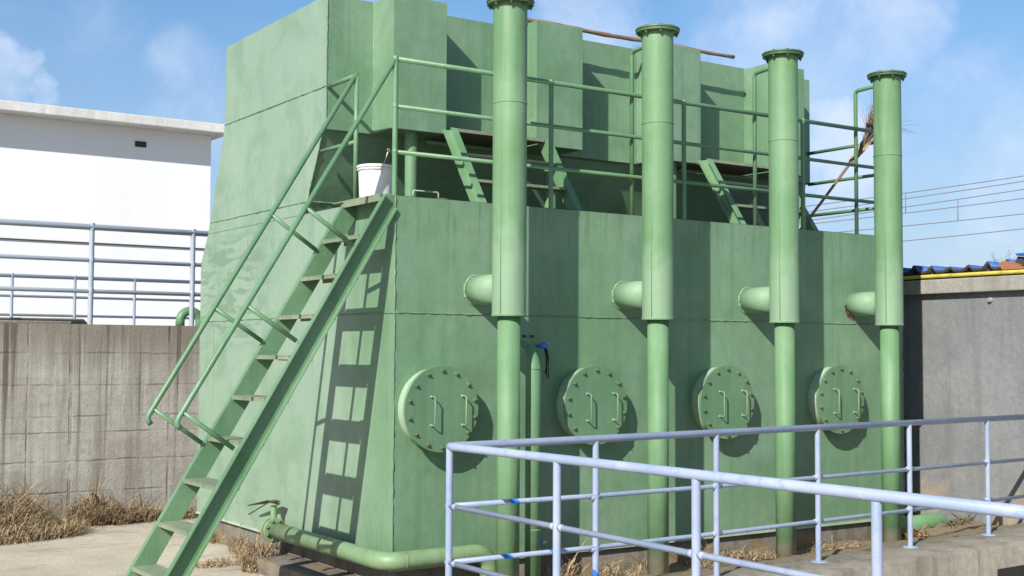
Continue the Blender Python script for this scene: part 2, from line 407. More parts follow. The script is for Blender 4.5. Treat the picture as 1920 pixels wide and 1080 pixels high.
def edge_y(x): return .035 * x - 2.29
bw = thing('basin_wall', (4, -1.4, -2), 'weathered concrete basin edge carrying the pale blue railing', 'basin wall')
m = MB(); ZS_ = .065
xs = [-1.04 + i * (7.98 / 48) for i in range(49)]
def jit(a): return random.uniform(-a, a)
V = []
for x in xs:
    yf = edge_y(max(x, -.5)); yb_ = -1.84 + .077 * x + .025 * math.sin(x * 3.1) + jit(.02); zt = ZS_
    V.append([m.b.verts.new(p) for p in ((x, yb_, -.34), (x, yb_, zt - .03 + jit(.006)), (x, yb_ - .025, zt - .003), (x, (yb_ + yf) / 2, zt + jit(.002)), (x, yf + .022, zt - .002 + jit(.002)), (x, yf, zt - .022 + jit(.005)), (x, yf - .002, -1.9))])
for i in range(len(V) - 1):
    for j in range(6): m.b.faces.new((V[i][j], V[i][j+1], V[i+1][j+1], V[i+1][j]))
m.b.faces.new(V[0][::-1]); m.b.faces.new(V[-1])
m.build('coping', M['curb'], bw)
m = MB(); m.box((-1.04, -13.9, -.34), (-.50, edge_y(-.5) - .004, .065), .012); m.box((-.8, -13.9, -1.9), (-.354, edge_y(-.5) - .008, -.345))
m.build('coping', M['curb'], bw)
m = MB(); xo0, xo1 = 4.98, 6.2
m.prism([(xo0, edge_y(xo0) - .004, -.13), (xo1, edge_y(xo1) - .004, -.13), (xo1, edge_y(xo1) - .004, -.95), (xo0, edge_y(xo0) - .004, -.95)], (0, -.004, 0))
m.build('overflow_opening', M['void'], bw)

# ------------------------------------------------------------------ plinth
pl = thing('concrete_plinth', (3, 2, GZ), 'stained concrete plinth under the green tank', 'plinth')
m = MB(); m.box((.035, .03, GZ - .05), (6.32, 4.4, -.004), .015); m.build('base_block', M['plinth'], pl)
m = MB(); m.box((-.34, -.30, GZ - .05), (.03, 1.98, -.125), .022); m.build('step_block', M['plinth'], pl)

# ------------------------------------------------------------------ filter tank
L_, H_ = 6.35, 3.07
YB, ZB, ZT = 1.32, 3.815, 5.06
tank = thing('filter_tank', (3.17, 2.2, 0), 'large green steel water treatment tank with four round hatches and overhanging upper hopper', 'tank')
m = MB()
m.prism([(0, 0, 0), (0, 4.45, 0), (0, 4.45, 2.75), (0, 4.25, 3.07), (0, 0, 3.07)], (L_, 0, 0))
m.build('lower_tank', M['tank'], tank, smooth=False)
m = MB()
m.prism([(0, 1.77, 3.066), (0, 4.252, 3.066), (0, 3.86, 4.04), (0, 3.815, 4.21), (0, 3.79, ZT), (0, YB, ZT), (0, YB, ZB), (0, 1.39, ZB - .012)], (L_, 0, 0))
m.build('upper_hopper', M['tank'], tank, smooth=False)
m = MB()   # thin bottom lip of the tank
m.box((-.012, -.014, .001), (L_ + .01, -.001, .022)); m.box((-.014, -.014, .001), (-.001, 4.45, .022))
m.build('base_lip', M['cover_rim'], tank, smooth=False)
m = MB()
z1 = 2.106
bead(m, [(-.002, 4.44, z1), (-.002, 0, z1)], .0065); bead(m, [(0, -.002, z1), (L_, -.002, z1)], .007)
bead(m, [(-.002, 3.81, 4.212), (-.002, YB, 4.212)], .007); bead(m, [(-.002, 4.17, 3.185), (-.002, 1.71, 3.185)], .006)
bead(m, [(0, 1.706, 3.185), (L_, 1.706, 3.185)], .008)
bead(m, [(-.001, -.001, .02), (-.001, -.001, H_)], .007); bead(m, [(-.001, YB - .001, ZB), (-.001, YB - .001, ZT)], .007)
bead(m, [(-.001, 1.385, ZB - .01), (-.001, 1.765, H_)], .008)
bead(m, [(L_, -.001, .02), (L_, -.001, H_)], .009)
for i in range(4):
    x0 = .48 + 1.6 * i
    bead(m, [(x0 - .002, YB - .002, ZB), (x0 - .002, YB - .002, ZT)], .008)
m.build('weld_seam', M['weld'], tank)
for i in range(4):
    x0 = .48 + 1.6 * i; x1 = min(x0 + .57, L_)
    m = MB(); m.box((x0, .94, ZB + .004), (x1, YB - .001, ZT - (.004 if i else 0)), .004)
    d = m.build('box_duct', M['tank'], tank, smooth=False)
    m = MB(); m.tube([(x0 + .285, 1.10, H_ - .003), (x0 + .285, 1.10, ZB + .006)], .062, 20)
    m.lathe([(.062, 0), (.078, 0), (.078, .012), (.062, .012)], (x0 + .285, 1.10, H_ + .001), seg=24)
    m.build('downpipe', M['pipe'], d)
m = MB(); m.box((.02, .02, H_ + .001), (L_ - .02, 1.76, H_ + .006)); m.build('deck_plate', M['deck'], tank, smooth=False)  # unseen dark sheet added on the deck to limit bounce into the recess
# round hatches
for i in range(4):
    cx, cz = .374 + 1.607 * i, 1.314; hd = -.026   # hd: extra stand-off of the collar
    m = MB(); m.lathe([(.335, 0), (.335, -.085 + hd), (.352, -.085 + hd), (.352, -.098 + hd), (.300, -.098 + hd)], (cx, -.001, cz), 'y', 56)
    hr = m.build('hatch_collar', M['cover_rim'], tank, angle=12)
    m = MB(); m.lathe([(.356, -.101), (.358, -.104), (.358, -.118), (.354, -.122)], (cx, hd, cz), 'y', 56)
    cv = m.build('hatch_cover', M['cover'], hr, angle=12)
    for k in range(14):
        m = MB()
        a = 2 * math.pi * (k + .5) / 14
        bx, bz = cx + .318 * math.cos(a), cz + .318 * math.sin(a); ph = random.random(); bx += jit(.003); bz += jit(.003)
        hexr = [(bx + .018 * math.cos(ph + j * math.pi / 3), -.122 + hd, bz + .018 * math.sin(ph + j * math.pi / 3)) for j in range(6)]
        m.prism(hexr, (0, -.014, 0)); m.tube([(bx, -.136 + hd, bz), (bx, -.146 + hd, bz)], .009, 8)
        m.build('bolt', M['bolt'], hr)
    for s in (-.085, .215):
        hx = cx + s - .02; a, b = cz + .105 + jit(.004), cz - .135 + jit(.004)
        m = MB(); m.tube([(hx, -.121 + hd, a), (hx, -.172 + hd, a), (hx, -.186 + hd, a - .014), (hx, -.186 + hd, b + .014), (hx, -.172 + hd, b), (hx, -.121 + hd, b)], .0060, 10)
        for zz in (a, b): m.lathe([(.014, -.1225), (.008, -.132)], (hx, hd, zz), 'y', 10)
        m.build('hatch_handle', M['handle'], hr)
# deck hatch
m = MB(); m.lathe([(.25, 0), (.25, .030), (.275, .031), (.275, .045), (.2, .047)], (.60, .52, H_ + .001), seg=40)
dh = m.build('deck_hatch', M['bolt'], tank)
m = MB(); m.tube([(.36, .34, H_ + .04), (.36, .34, H_ + .095), (.372, .34, H_ + .105), (.60, .34, H_ + .105), (.612, .34, H_ + .095), (.612, .34, H_ + .04)], .008, 8)
m.build('hatch_handle', M['cover_rim'], dh)

# ------------------------------------------------------------------ four vent pipes
def make_vent(loc, label):
    x, y = loc
    t = thing('vent_pipe', (x, y, -.19), label, 'pipe', 'tall green vent pipes along the tank front')
    m = MB(); m.tube([(x, y, -.20), (x, y, 2.09)], .095, 32); m.build('lower_pipe', M['vent'], t, angle=15)
    m = MB(); m.lathe([(.095, 2.078), (.138, 2.076), (.146, 2.080), (.146, 2.095), (.142, 2.10), (.142, 3.838), (.1465, 3.842), (.1465, 3.850), (.142, 3.854), (.142, 4.69), (.09, 4.695)], (x, y, 0), seg=48)
    m.tube([(x - .128, y - .064, 2.1), (x - .128, y - .064, 3.83)], .004, 5); m.tube([(x + .135, y - .045, 3.86), (x + .135, y - .045, 4.68)], .004, 5)
    m.build('upper_pipe', M['vent'], t, angle=12)
    m = MB(); m.lathe([(.143, 4.668), (.190, 4.670), (.196, 4.674), (.196, 4.688), (.193, 4.690), (.193, 4.692), (.200, 4.694), (.202, 4.699), (.201, 4.708), (.196, 4.712), (.06, 4.716)], (x, y, 0), seg=44)
    fl = m.build('flange_cap', M['flange'], t, angle=12)
    for k in range(8):
        m = MB()
        a = 2 * math.pi * (k + .3) / 8; bx, by = x + .172 * math.cos(a), y + .172 * math.sin(a)
        m.tube([(bx, by, 4.640), (bx, by, 4.722)], .0075, 8); m.tube([(bx, by, 4.652), (bx, by, 4.668)], .014, 6); m.tube([(bx, by, 4.712), (bx, by, 4.721)], .014, 6)
        m.build('bolt', M['flange'], fl)
    m = MB(); m.tube([(x, -.001, 2.31), (x, y + .13, 2.31)], .130, 36)
    pts = arc((x, -.004, 2.31), (1, 0, 0), (0, 0, 1), .133, 0, 2 * math.pi, 40); bead(m, pts, .009)
    m.build('stub_pipe', M['vent'], t)
    return t
VL = ['tall green vent pipe nearest the stair, its flange cut by the picture top',
      'second vent pipe from the stair, standing between first and second hatch ladders',
      'third green vent pipe from the stair, crossing the end of the upper hopper',
      'farthest green vent pipe beside the grey building, with a rusty burnt spot at its stub']
VXY = [(.805, -.485), (2.41, -.49), (4.012, -.49), (5.575, -.465)]
VL[1] = 'green vent pipe standing behind the second round hatch handle side, second from stair'
VL[1] = 'second green vent pipe from the stair, with the bamboo pole passing behind it'
v0 = make_vent(VXY[0], VL[0])
for k in (1, 2, 3):
    c = copy_tree(v0); c.location = (*VXY[k], -.19); c['label'] = VL[k]
    if k == 3:
        m = MB()
        for q in range(22):
            a = R(random.uniform(185, 265)); r0 = random.uniform(.130, .158)
            p = Vector((VXY[3][0] + r0 * math.cos(a), -.004, 2.31 + r0 * math.sin(a)))
            m.lathe([(random.uniform(.006, .018), -.001), (.004, -.006)], p, 'y', 7)
        rs = m.build('rust_scar', None or material('burnt_rust', lambda n: n.mix(n.ramp(n.noise(n.pos(), 30, 4), .4, .65), (.20, .055, .03), (.03, .022, .02)), .9), c)

# ------------------------------------------------------------------ thin riser and blue valves
rp = thing('riser_pipe', (1.112, -.40, -.2), 'thin green riser pipe bending into the tank wall beside the first vent pipe', 'pipe')
rx, ry = 1.112, -.40
m = MB(); m.tube([(rx, -.002, 1.82)] + [(rx, -.19, 1.82)] + arc((rx, -.195, 1.615), (0, 0, 1), (0, -1, 0), .205, 0, math.pi / 2, 9)[1:] + [(rx, ry, -.26)], .066, 24)
m.build('pipe_run', M['pipe'], rp)
for zz in (1.64, .30):
    m = MB(); m.lathe([(.066, 0), (.0695, .003), (.0695, .009), (.066, .012)], (rx, ry, zz), seg=24); m.build('joint_ring', M['weld'], rp)
for dx in (-.05, .02, .10):
    m = MB(); m.tube([(1.27 + dx, .0, 1.925), (1.27 + dx, -.03, 1.925)], .012, 8); m.build('bracket_stub', M['darkmetal'], rp)
bv = thing('sampling_valve', (1.46, -.05, 1.84), 'small blue valve on the tank wall with black cable hanging from it', 'valve')
m = MB(); m.tube([(1.44, 0, 1.84), (1.44, -.08, 1.84)], .014, 12); m.lathe([(.016, 0), (.028, .004), (.028, .028), (.018, .032)], (1.44, -.105, 1.845), 'y', 16)
m.tube([(1.44, -.09, 1.845), (1.472, -.095, 1.862)], .016, 10); m.build('valve_body', M['bluevalve'], bv)
m = MB(); m.tube([(1.472, -.095, 1.862), (1.486, -.095, 1.865)], .008, 8); m.build('nozzle', M['tape'], bv)
for a in range(4):
    m = MB(); z0 = 1.82; x = 1.432 + a * .009
    m.tube([(x, -.11, z0), (x + .01, -.125, z0 - .08), (x + .005 + jit(.01), -.12, z0 - .18), (x + .02 + jit(.01), -.10, z0 - .22 - .04 * (a % 2))], .0042, 6); m.build('cable', M['black'], bv)
bv2 = thing('drain_valve', (1.43, -.1, .15), 'tiny blue drain tap low on the tank front', 'valve')
m = MB(); m.tube([(1.42, 0, .13), (1.42, -.06, .13)], .016, 10); m.lathe([(.018, 0), (.028, .004), (.028, .026), (.018, .03)], (1.42, -.09, .13), 'y', 14); m.build('valve_body', M['bluevalve'], bv2)
m = MB(); m.tube([(1.44, -.085, .13), (1.475, -.09, .135)], .010, 8); m.build('nozzle', M['tape'], bv2)

# ------------------------------------------------------------------ bottom drain pipe with valve
dp = thing('drain_pipe', (-.13, 1, -.1), 'green and rusty drain pipe bending round the tank foot', 'pipe')
x0, zc = -.135, .105
m = MB()
pth = [(x0, 2.02, zc), (x0, .10, zc)] + arc((x0 + .16, .03, zc), (-1, 0, 0), (0, -1, 0), .16, 0, math.pi / 2, 8)[1:] + [(.70, -.13, zc)] + arc((.72, -.13, zc - .13), (0, 0, 1), (1, 0, 0), .13, 0, math.pi / 2, 7) + [(.85, -.13, -.25)]
m.tube(pth, .074, 26); m.build('pipe_run', M['drain'], dp)
for yy, cc, ax in ((1.62, (x0, 1.62, zc), 'y'), (.92, (x0, .92, zc), 'y'), (.12, (x0, .12, zc), 'y'), (.03, (.03, -.13, zc), 'x')):
    m = MB(); m.lathe([(.0745, 0), (.077, .003), (.077, .008), (.0745, .011)], cc, ax, 26); m.build('joint_ring', M['weld'], dp)
m = MB()
m.lathe([(.074, 2.01), (.112, 2.012), (.114, 2.016), (.114, 2.030), (.111, 2.034)], (x0, 0, zc), 'y', 32)
m.lathe([(.05, 2.040), (.098, 2.042), (.098, 2.085), (.05, 2.087)], (x0, 0, zc), 'y', 32)
m.lathe([(.111, 2.093), (.114, 2.097), (.114, 2.112), (.06, 2.115)], (x0, 0, zc), 'y', 32)
fl = m.build('valve_flange', M['drain'], dp, angle=15)
for k in range(8):
    m = MB(); a = 2 * math.pi * (k + .5) / 8; bx, bz = x0 + .094 * math.cos(a), zc + .094 * math.sin(a)
    m.tube([(bx, 1.985, bz), (bx, 2.135, bz)], .007, 8); m.tube([(bx, 1.99, bz), (bx, 2.008, bz)], .014, 6); m.tube([(bx, 2.117, bz), (bx, 2.132, bz)], .014, 6)
    m.build('bolt', M['bolt'], fl)
m = MB(); m.tube([(x0, 2.063, zc + .10), (x0, 2.063, zc + .245)], .030, 16); m.lathe([(.032, 0), (.058, .004), (.058, .020), (.03, .024)], (x0, 2.063, zc + .232), seg=16); m.build('valve_stem', M['drain'], dp)
m = MB()
m.prism([(x0 - .03, 1.98, zc + .268), (x0 + .03, 1.98, zc + .268), (x0 + .04, 2.12, zc + .268), (x0 - .01, 2.62, zc + .17), (x0 - .035, 2.62, zc + .17), (x0 - .04, 2.12, zc + .268)], (0, 0, .009))
m.tube([(x0 - .01, 2.16, zc + .25), (x0 - .06, 2.52, zc + .10)], .006, 6)
m.build('lever_handle', M['darkmetal'], dp)

# ------------------------------------------------------------------ main stair
st = thing('steel_stair', (-1, .36, GZ), 'steep green steel stair with open treads leaning on the tank end', 'stair')
SL = 1.655; dv = Vector((-1, 0, -SL)).normalized()
perp = Vector((SL, 0, -1)).normalized()               # from the upper edge down to the lower edge
def upx(z): return -.103 - (3.077 - z) / SL
ztop, zbot = 3.075, GZ
for y, o in ((.032, -1), (.70, 1)):
    m = MB()
    a = Vector((upx(ztop), y, ztop)); b = Vector((upx(zbot - .03), y, zbot - .03))
    bm_ = MB(); m.channel(a - dv * .12, b + dv * .12, perp, (0, o, 0), .152, .062, .008)
    for pc, pn in (((0, 0, ztop), (0, 0, 1)), ((0, 0, zbot), (0, 0, -1)), ((-.002, 0, 0), (1, 0, 0))):
        g = m.b.verts[:] + m.b.edges[:] + m.b.faces[:]
        r_ = bmesh.ops.bisect_plane(m.b, geom=g, plane_co=pc, plane_no=pn, clear_outer=True)
        bmesh.ops.holes_fill(m.b, edges=[e for e in m.b.edges if e.is_boundary], sides=0)
    m.build('stringer', M['stair'], st, smooth=False)
for k in range(9):
    z = 2.735 - .3275 * k
    xf = upx(z) - .012
    m = MB(); m.box((xf, .041, z - .008), (xf + .205, .691, z), .001)
    m.box((xf, .041, z - .034), (xf + .006, .691, z - .009)); m.box((xf + .199, .041, z - .045), (xf + .205, .691, z - .009))
    tr = m.build('tread', M['tread'], st, smooth=False)
    m = MB()
    m.prism([(xf + .05, .042, z - .046), (xf + .19, .042, z - .046), (xf + .05, .042, z - .13)], (0, .006, 0))
    m.build('gusset', M['stair'], tr, smooth=False)
m = MB(); m.box((-.128, .034, ztop - .002), (-.002, .90, ztop + .008)); m.box((-.128, .034, ztop - .052), (-.120, .70, ztop - .003)); 
m.build('landing_plate', M['tread'], st, smooth=False)
for y in (.03, .70):
    m = MB()
    top = Vector((.0, y, 4.21)) if y < .1 else Vector((-.012, y, 4.21))
    low = Vector((-1.775, y, 1.312)); d = (low - top).normalized()
    hook = [low + d * .02, low + d * .055 + Vector((.004, 0, 0)), low + d * .085 + Vector((.022, 0, -.005)), low + d * .09 + Vector((.045, 0, -.028))]
    m.tube([top] + hook, .0215, 14); m.build('handrail', M['rail_green'], st)
    for (a, b) in (((-.79, 2.92), (-.39, 2.665)), ((-1.272, 2.133), (-.868, 1.885)), ((-1.755, 1.325), (-1.37, 1.065))):
        m = MB(); m.tube([(a[0], y, a[1]), (b[0] + .01, y, b[1] - .02)], .019, 12); m.build('baluster', M['rail_green'], st)
m = MB(); m.tube([(-.012, .70, H_), (-.012, .70, 4.20)], .021, 14); m.build('post', M['rail_green'], st)
m = MB(); m.tube([(-.012, .70, 4.195), (.012, YB - .002, 4.205)], .020, 12); m.build('side_rail', M['rail_green'], st)
m = MB(); m.tube([(-.012, .70, 3.61), (.012, 1.43, 3.625)], .019, 12); m.build('side_rail', M['rail_green'], st)

# ------------------------------------------------------------------ deck railing
dr = thing('deck_railing', (3.2, .03, H_), 'green three-rail pipe railing along the tank deck with hooked clamps on the vent pipes', 'railing')
yr = .03
m = MB(); m.tube([(.0, yr, 4.215), (6.32, yr, 4.215)], .0215, 14); m.build('top_rail', M['rail_green'], dr)
for z in (3.818, 3.437):
    m = MB(); m.tube([(.0, yr, z), (6.32, yr, z)], .019, 12); m.build('rail', M['rail_green'], dr)
for x in (.005, 1.60, 3.19, 4.84, 6.32):
    m = MB(); m.tube([(x, yr, H_), (x, yr, 4.215)], .0225, 14)
    for z in (3.818, 3.437, 4.215): m.lathe([(.0225, -.022), (.0265, -.006), (.0265, .006), (.0225, .022)], (x, yr, z), seg=12)
    m.build('post', M['rail_green'], dr)
for i, x in ((1, 2.575), (2, 4.19), (3, 5.715)):
    vx, vy = VXY[i]
    m = MB(); m.tube([(x, yr + .045, H_), (x, yr + .045, 4.60)] + arc((x, yr + .005, 4.60), (0, 1, 0), (0, 0, 1), .04, 0, math.pi / 2, 6)[1:] + [(vx + .10, vy + .08, 4.645)], .021, 14)
    m.build('clamp_post', M['rail_green'], dr)
for z in (4.17, 3.80, 3.425):
    m = MB(); m.tube([(6.32, yr, z), (6.32, YB - .003, z)], .020, 12); m.build('end_rail', M['rail_green'], dr)

# ------------------------------------------------------------------ ship ladders on the deck
def make_ladder(x0, label):
    t = thing('step_ladder', (x0 + .6, .5, H_), label, 'ladder', 'short green step ladders from deck to hopper')
    W = 1.135; ft, fb = (.70, 3.834), (.174, H_)
    d = Vector((0, ft[0] - fb[0], ft[1] - fb[1])).normalized(); pr = Vector((0, d.z, -d.y))
    for x, o in ((x0 + .07, -1), (x0 + W - .07, 1)):
        a = Vector((x, *fb)); b = Vector((x, *ft))
        m = MB(); m.channel(a - d * .15, b + d * .15, pr, (o, 0, 0), .125, .07, .008)
        for pc, pn in (((0, 0, H_ + .001), (0, 0, -1)), ((0, 0, ft[1] + .004), (0, 0, 1))):
            g = m.b.verts[:] + m.b.edges[:] + m.b.faces[:]
            bmesh.ops.bisect_plane(m.b, geom=g, plane_co=pc, plane_no=pn, clear_outer=True)
            bmesh.ops.holes_fill(m.b, edges=[e for e in m.b.edges if e.is_boundary], sides=0)
        m.build('stringer', M['pipe'], t, smooth=False)
    for z in (3.585, 3.33):
        y = ft[0] - (ft[1] - z) * d.y / d.z
        m = MB(); m.box((x0 + .08, y + .002, z - .026), (x0 + W - .08, y + .15, z), .002); m.build('tread', M['tread'], t, smooth=False)
    m = MB(); m.box((x0 + .08, .715, 3.808), (x0 + W - .08, YB - .004, 3.832))
    m.build('top_plate', M['underside'], t, smooth=False)
    m = MB(); m.box((x0 + .08, .702, 3.806), (x0 + W - .08, .714, 3.836)); m.build('plate_edge', M['tread'], t, smooth=False)
    m = MB(); m.tube([(x0 + .0, 1.15, 3.765), (x0 + W + .0, 1.15, 3.765)], .021, 12); m.build('support_bar', M['pipe'], t)
    return t
l0 = make_ladder(.955, 'short green step ladder on the deck, passing behind the nearest vent pipe')
l1 = copy_tree(l0); l1.location.x += 3.165; l1['label'] = 'short green step ladder on the deck, half hidden by the third vent pipe'

# ------------------------------------------------------------------ loose things on the tank
bk = thing('bucket', (.045, .43, H_ + .009), 'dirty white plastic bucket standing at the stair head', 'bucket')
bx, by, bz = .045, .43, H_ + .009
m = MB(); m.lathe([(.06, .0), (.134, .002), (.140, .010), (.151, .245), (.164, .247), (.164, .256), (.154, .258), (.154, .268), (.167, .27), (.167, .285), (.158, .290), (.147, .290), (.13, .02), (.02, .015)], (bx, by, bz), seg=40); m.build('body', M['plastic'], bk, angle=12)
m = MB(); m.tube([(.020, .285, 3.29), (.012, .268, 3.32), (.045, .27, 3.40), (.072, .27, 3.475)], .0036, 6)
m.tube(arc((.076, .27, 3.49), (1, 0, 0), (0, 0, 1), .012, R(240), R(560), 10), .004, 6)
m.build('handle_wire', M['galv'], bk)
m = MB(); m.tube([(.058, .27, 3.43), (.070, .27, 3.47)], .0070, 8); m.build('grip', M['tape'], bk)
m = MB()
n_ = 24; a, b = Vector((1.95, 1.09, 5.083)), Vector((4.865, 1.07, 5.094)); pts = []; rs = []
for i in range(n_ + 1):
    p = a.lerp(b, i / n_); p.z += .006 * math.sin(i * .5); pts.append(p); rs.append(.024 - .006 * i / n_ + (.004 if i % 3 == 0 else 0))
m.tube(pts, .02, 12, True, rs)
tag(m.build('bamboo_pole', M['bamboo']), 'weathered bamboo pole lying across the tops of the box ducts', 'pole')
br = thing('broom', (5.06, .25, H_), 'twig broom with wooden stick leaning on the deck end railing', 'broom')
b0, b1 = Vector((5.03, .26, H_ + .02)), Vector((6.04, .245, 4.10))
m = MB(); m.tube([b0, b0.lerp(b1, .3) + Vector((.006, 0, 0)), b0.lerp(b1, .7), b1], .016, 10); m.build('stick', M['stick'], br)
d = (b1 - b0).normalized(); bp = b0.lerp(b1, .80)
m = MB(); m.mi = 0
for q in range(60):
    a = random.uniform(0, 6.28); rr = .026 * math.sqrt(random.random()) + .008; o = Vector((math.cos(a) * rr, math.sin(a) * rr, math.sin(a + 1) * rr))
    s0 = bp + o + d * random.uniform(-.02, .05); s1 = bp + d * random.uniform(.22, .42) + o * 1.7
    m.tube([s0, s1], .005, 4)
m.build('binding', M['straw'], br)
m = MB()
for q in range(120):
    a = random.uniform(0, 6.28); o = Vector((math.cos(a), math.sin(a) * .7, math.sin(a) * .2)) * random.random()
    s0 = bp + d * random.uniform(.25, .45) + o * .035
    ln = random.uniform(.22, .58); up_ = random.uniform(-.4, .7) if q % 2 else random.uniform(.7, 2.6)
    dirv = (d + Vector((random.uniform(-.35, .35), random.uniform(-.3, .3), up_ * .55))).normalized()
    s1 = s0 + dirv * ln * .5; s2 = s1 + (dirv + Vector((random.uniform(-.1, .35), jit(.2), random.uniform(-.25, .25)))).normalized() * ln * .5
    m.tube([s0, s1, s2], .003, 3, False, [.004, .003, .0015])
    for w in range(2):
        e = s1 + (dirv + Vector((jit(.7), jit(.5), jit(.7)))).normalized() * random.uniform(.08, .2)
        m.tube([s0.lerp(s1, .7), e], .002, 3, False, [.002, .001])
for q in range(9):
    s0 = bp + d * .5 + Vector((.1, 0, 0)); e = s0 + Vector((random.uniform(.35, .72), jit(.1), random.uniform(.05, .28)))
    m.tube([s0, s0.lerp(e, .5) + Vector((0, 0, .05)), e], .002, 3, False, [.003, .002, .001])
m.build('bristles', M['twig_broom'], br)

# ------------------------------------------------------------------ pale blue railing in front
ZS = .065
c0 = (-.739, -2.094)
fr = thing('pipe_railing', (*c0, ZS), 'pale blue pipe railing turning a corner round the basin in front', 'railing')
def ay(x): return .079 * (x - c0[0]) + c0[1]
ZR = (1.172, .760, .398)
xe = 6.945
m = MB(); m.tube([(xe, ay(xe), ZR[0] - .004), (c0[0] + .03, ay(c0[0] + .03), ZR[0]), (c0[0] - .002, c0[1] - .012, ZR[0]), (c0[0], c0[1] - .06, ZR[0]), (c0[0], -9.9, ZR[0] + .03)], .0268, 20); m.build('top_rail', M['blue_rail'], fr)
PA = [.537, 1.790, 3.027, 4.326, 5.599]; PB = [-3.271, -4.436, -5.554, -6.709, -7.882, -9.02]
for z in ZR[1:]:
    m = MB(); zz = z + .03
    m.tube([(c0[0], c0[1], zz), (PA[0], ay(PA[0]), z + .01), (PA[1], ay(PA[1]), z), (xe, ay(xe), z - .012)], .0172, 14)
    for x in PA: m.tube([(x - .05, ay(x - .05), z), (x + .05, ay(x + .05), z)], .0195, 12)
    m.build('rail', M['blue_rail'], fr)
    m = MB(); m.tube([(c0[0], c0[1], zz), (c0[0], -9.9, zz)], .0172, 14)
    for y in PB + [c0[1] - .03]: m.tube([(c0[0], y - .056, zz), (c0[0], y - .024, zz)], .020, 12); m.tube([(c0[0], y + .024, zz), (c0[0], y + .056, zz)], .020, 12)
    m.build('rail', M['blue_rail'], fr)
for x, y in [c0] + [(x, ay(x)) for x in PA] + [(c0[0], y) for y in PB]:
    m = MB(); m.tube([(x, y, ZS - .001), (x, y, ZR[0] - .012)], .0232, 18)
    m.lathe([(.07, 0), (.065, .006), (.028, .010)], (x + jit(.01), y + jit(.01), ZS - .001), seg=14)
    m.build('post', M['blue_rail'], fr)

# ------------------------------------------------------------------ rear concrete wall, railings, white building
YW = 6.4
w = thing('concrete_wall', (-2, YW + .15, GZ), 'stained board-marked concrete retaining wall behind the stair', 'wall')
m = MB(); m.box((-9, YW, GZ - .1), (5.5, YW + .30, 2.10), .01); m.build('wall_body', M['wall'], w)
m = MB(); m.box((-2.6, YW + .06, 2.101), (-.86, YW + .40, 2.135), .008); m.prism([(-2.9, YW + .41, 2.176), (-.62, YW + .41, 2.176), (-.50, YW + .41, 2.05), (-2.9, YW + .41, 2.05)], (0, .9, 0)); m.build('cover_slab', M['curb'], w)
bg = thing('terrace', (0, 12, 0), None, None); bg['kind'] = 'structure'
m = MB(); m.box((-30, YW + .302, GZ - .1), (7.5, 21.9, 2.04)); tg = m.build('terrace_deck', M['curb'], bg, smooth=False); tg['kind'] = 'structure'
def back_rail(name, y, xs_, zt, x0, x1, r, label):
    t = thing(name, (xs_[0], y, 2.1), label, 'railing')
    m = MB(); m.tube([(x0, y, zt), (x1, y, zt)], r * 1.15, 14); m.build('top_rail', M['grey_rail'], t)
    for z in (zt - .405, zt - .785):
        m = MB(); m.tube([(x0, y, z), (x1, y, z)], r * .8, 12); m.build('rail', M['grey_rail'], t)
    if name == 'terrace_railing':
        m = MB(); m.tube([(x0, y, zt - 1.16), (x1, y, zt - 1.16)], r * .7, 10); m.build('rail', M['grey_rail'], t)
    for x in xs_:
        m = MB(); m.tube([(x, y, 2.05), (x, y, zt)], r, 14)
        for z in (zt, zt - .405, zt - .785): m.lathe([(r, -.05), (r * 1.15, -.02), (r * 1.15, .02), (r, .05)], (x, y, z), seg=12)
        m.build('post', M['grey_rail'], t)
    return t
back_rail('wall_railing', YW + .12, [-.62 + 1.275 * k for k in range(-5, 4)], 3.29, -9, 4.5, .032, 'larger grey blue pipe railing standing on the concrete wall')
back_rail('terrace_railing', 17.5, [.92 + 1.235 * k for k in range(-10, 5)], 3.28, -11, 6.3, .034, 'smaller distant grey blue railing in front of the white building')
wb = thing('white_building', (2, 26, GZ), 'plain white rendered building with flat overhanging roof slab', 'building')
YBd = 22.
m = MB(); m.box((-16, YBd, GZ), (6.72, YBd + 9, 7.32)); m.build('wall', M['white'], wb, smooth=False)
m = MB(); m.box((-16.5, YBd - .60, 7.315), (7.02, YBd + 9.5, 7.54), .02); m.build('roof_slab', M['eave'], wb, smooth=False)
m = MB(); m.box((4.755, YBd - .02, 6.85), (5.035, YBd + .1, 6.99)); m.build('vent_opening', M['tile_dark'], wb, smooth=False)
m = MB(); m.tube([(-15, YBd - .02, 4.39), (6.7, YBd - .02, 4.39)], .020, 6); m.build('wall_cable', M['wire'], wb)
gp = MB(); gp.tube([(1.03, 8., 2.13)] + arc((1.17, 8., 2.20), (-1, 0, 0), (0, 0, 1), .14, 0, math.pi, 14) + [(1.31, 8., 2.0)], .062, 18)
tag(gp.build('vent_elbow', M['pipe']), 'dark green bent pipe elbow rising behind the concrete wall', 'pipe')

# ------------------------------------------------------------------ grey building on the right
XC = 6.95
gb = thing('grey_building', (XC + 2, 2, GZ), 'grey plastered building with corrugated roof beyond the vent pipes', 'building')
m = MB(); m.box((XC, -5.0, GZ - .1), (XC + 7, 9.0, 2.55)); m.build('wall', M['plaster'], gb, smooth=False)
m = MB(); m.box((XC - .09, -5.1, 2.466), (XC + .2, 9.1, 2.626), .012); m.build('fascia', M['fascia'], gb, smooth=False)
m = MB(); m.lathe([(.012, 0), (.032, -.01), (.02, -.035)], (XC, -.70, 2.375), 'x', 9); m.build('plaster_lump', M['fascia'], gb)
m = MB(); m.tube([(XC - .065, -5.1, 2.662), (XC - .065, 9.1, 2.662)], .022, 12); m.build('eave_pipe', M['yellow'], gb)
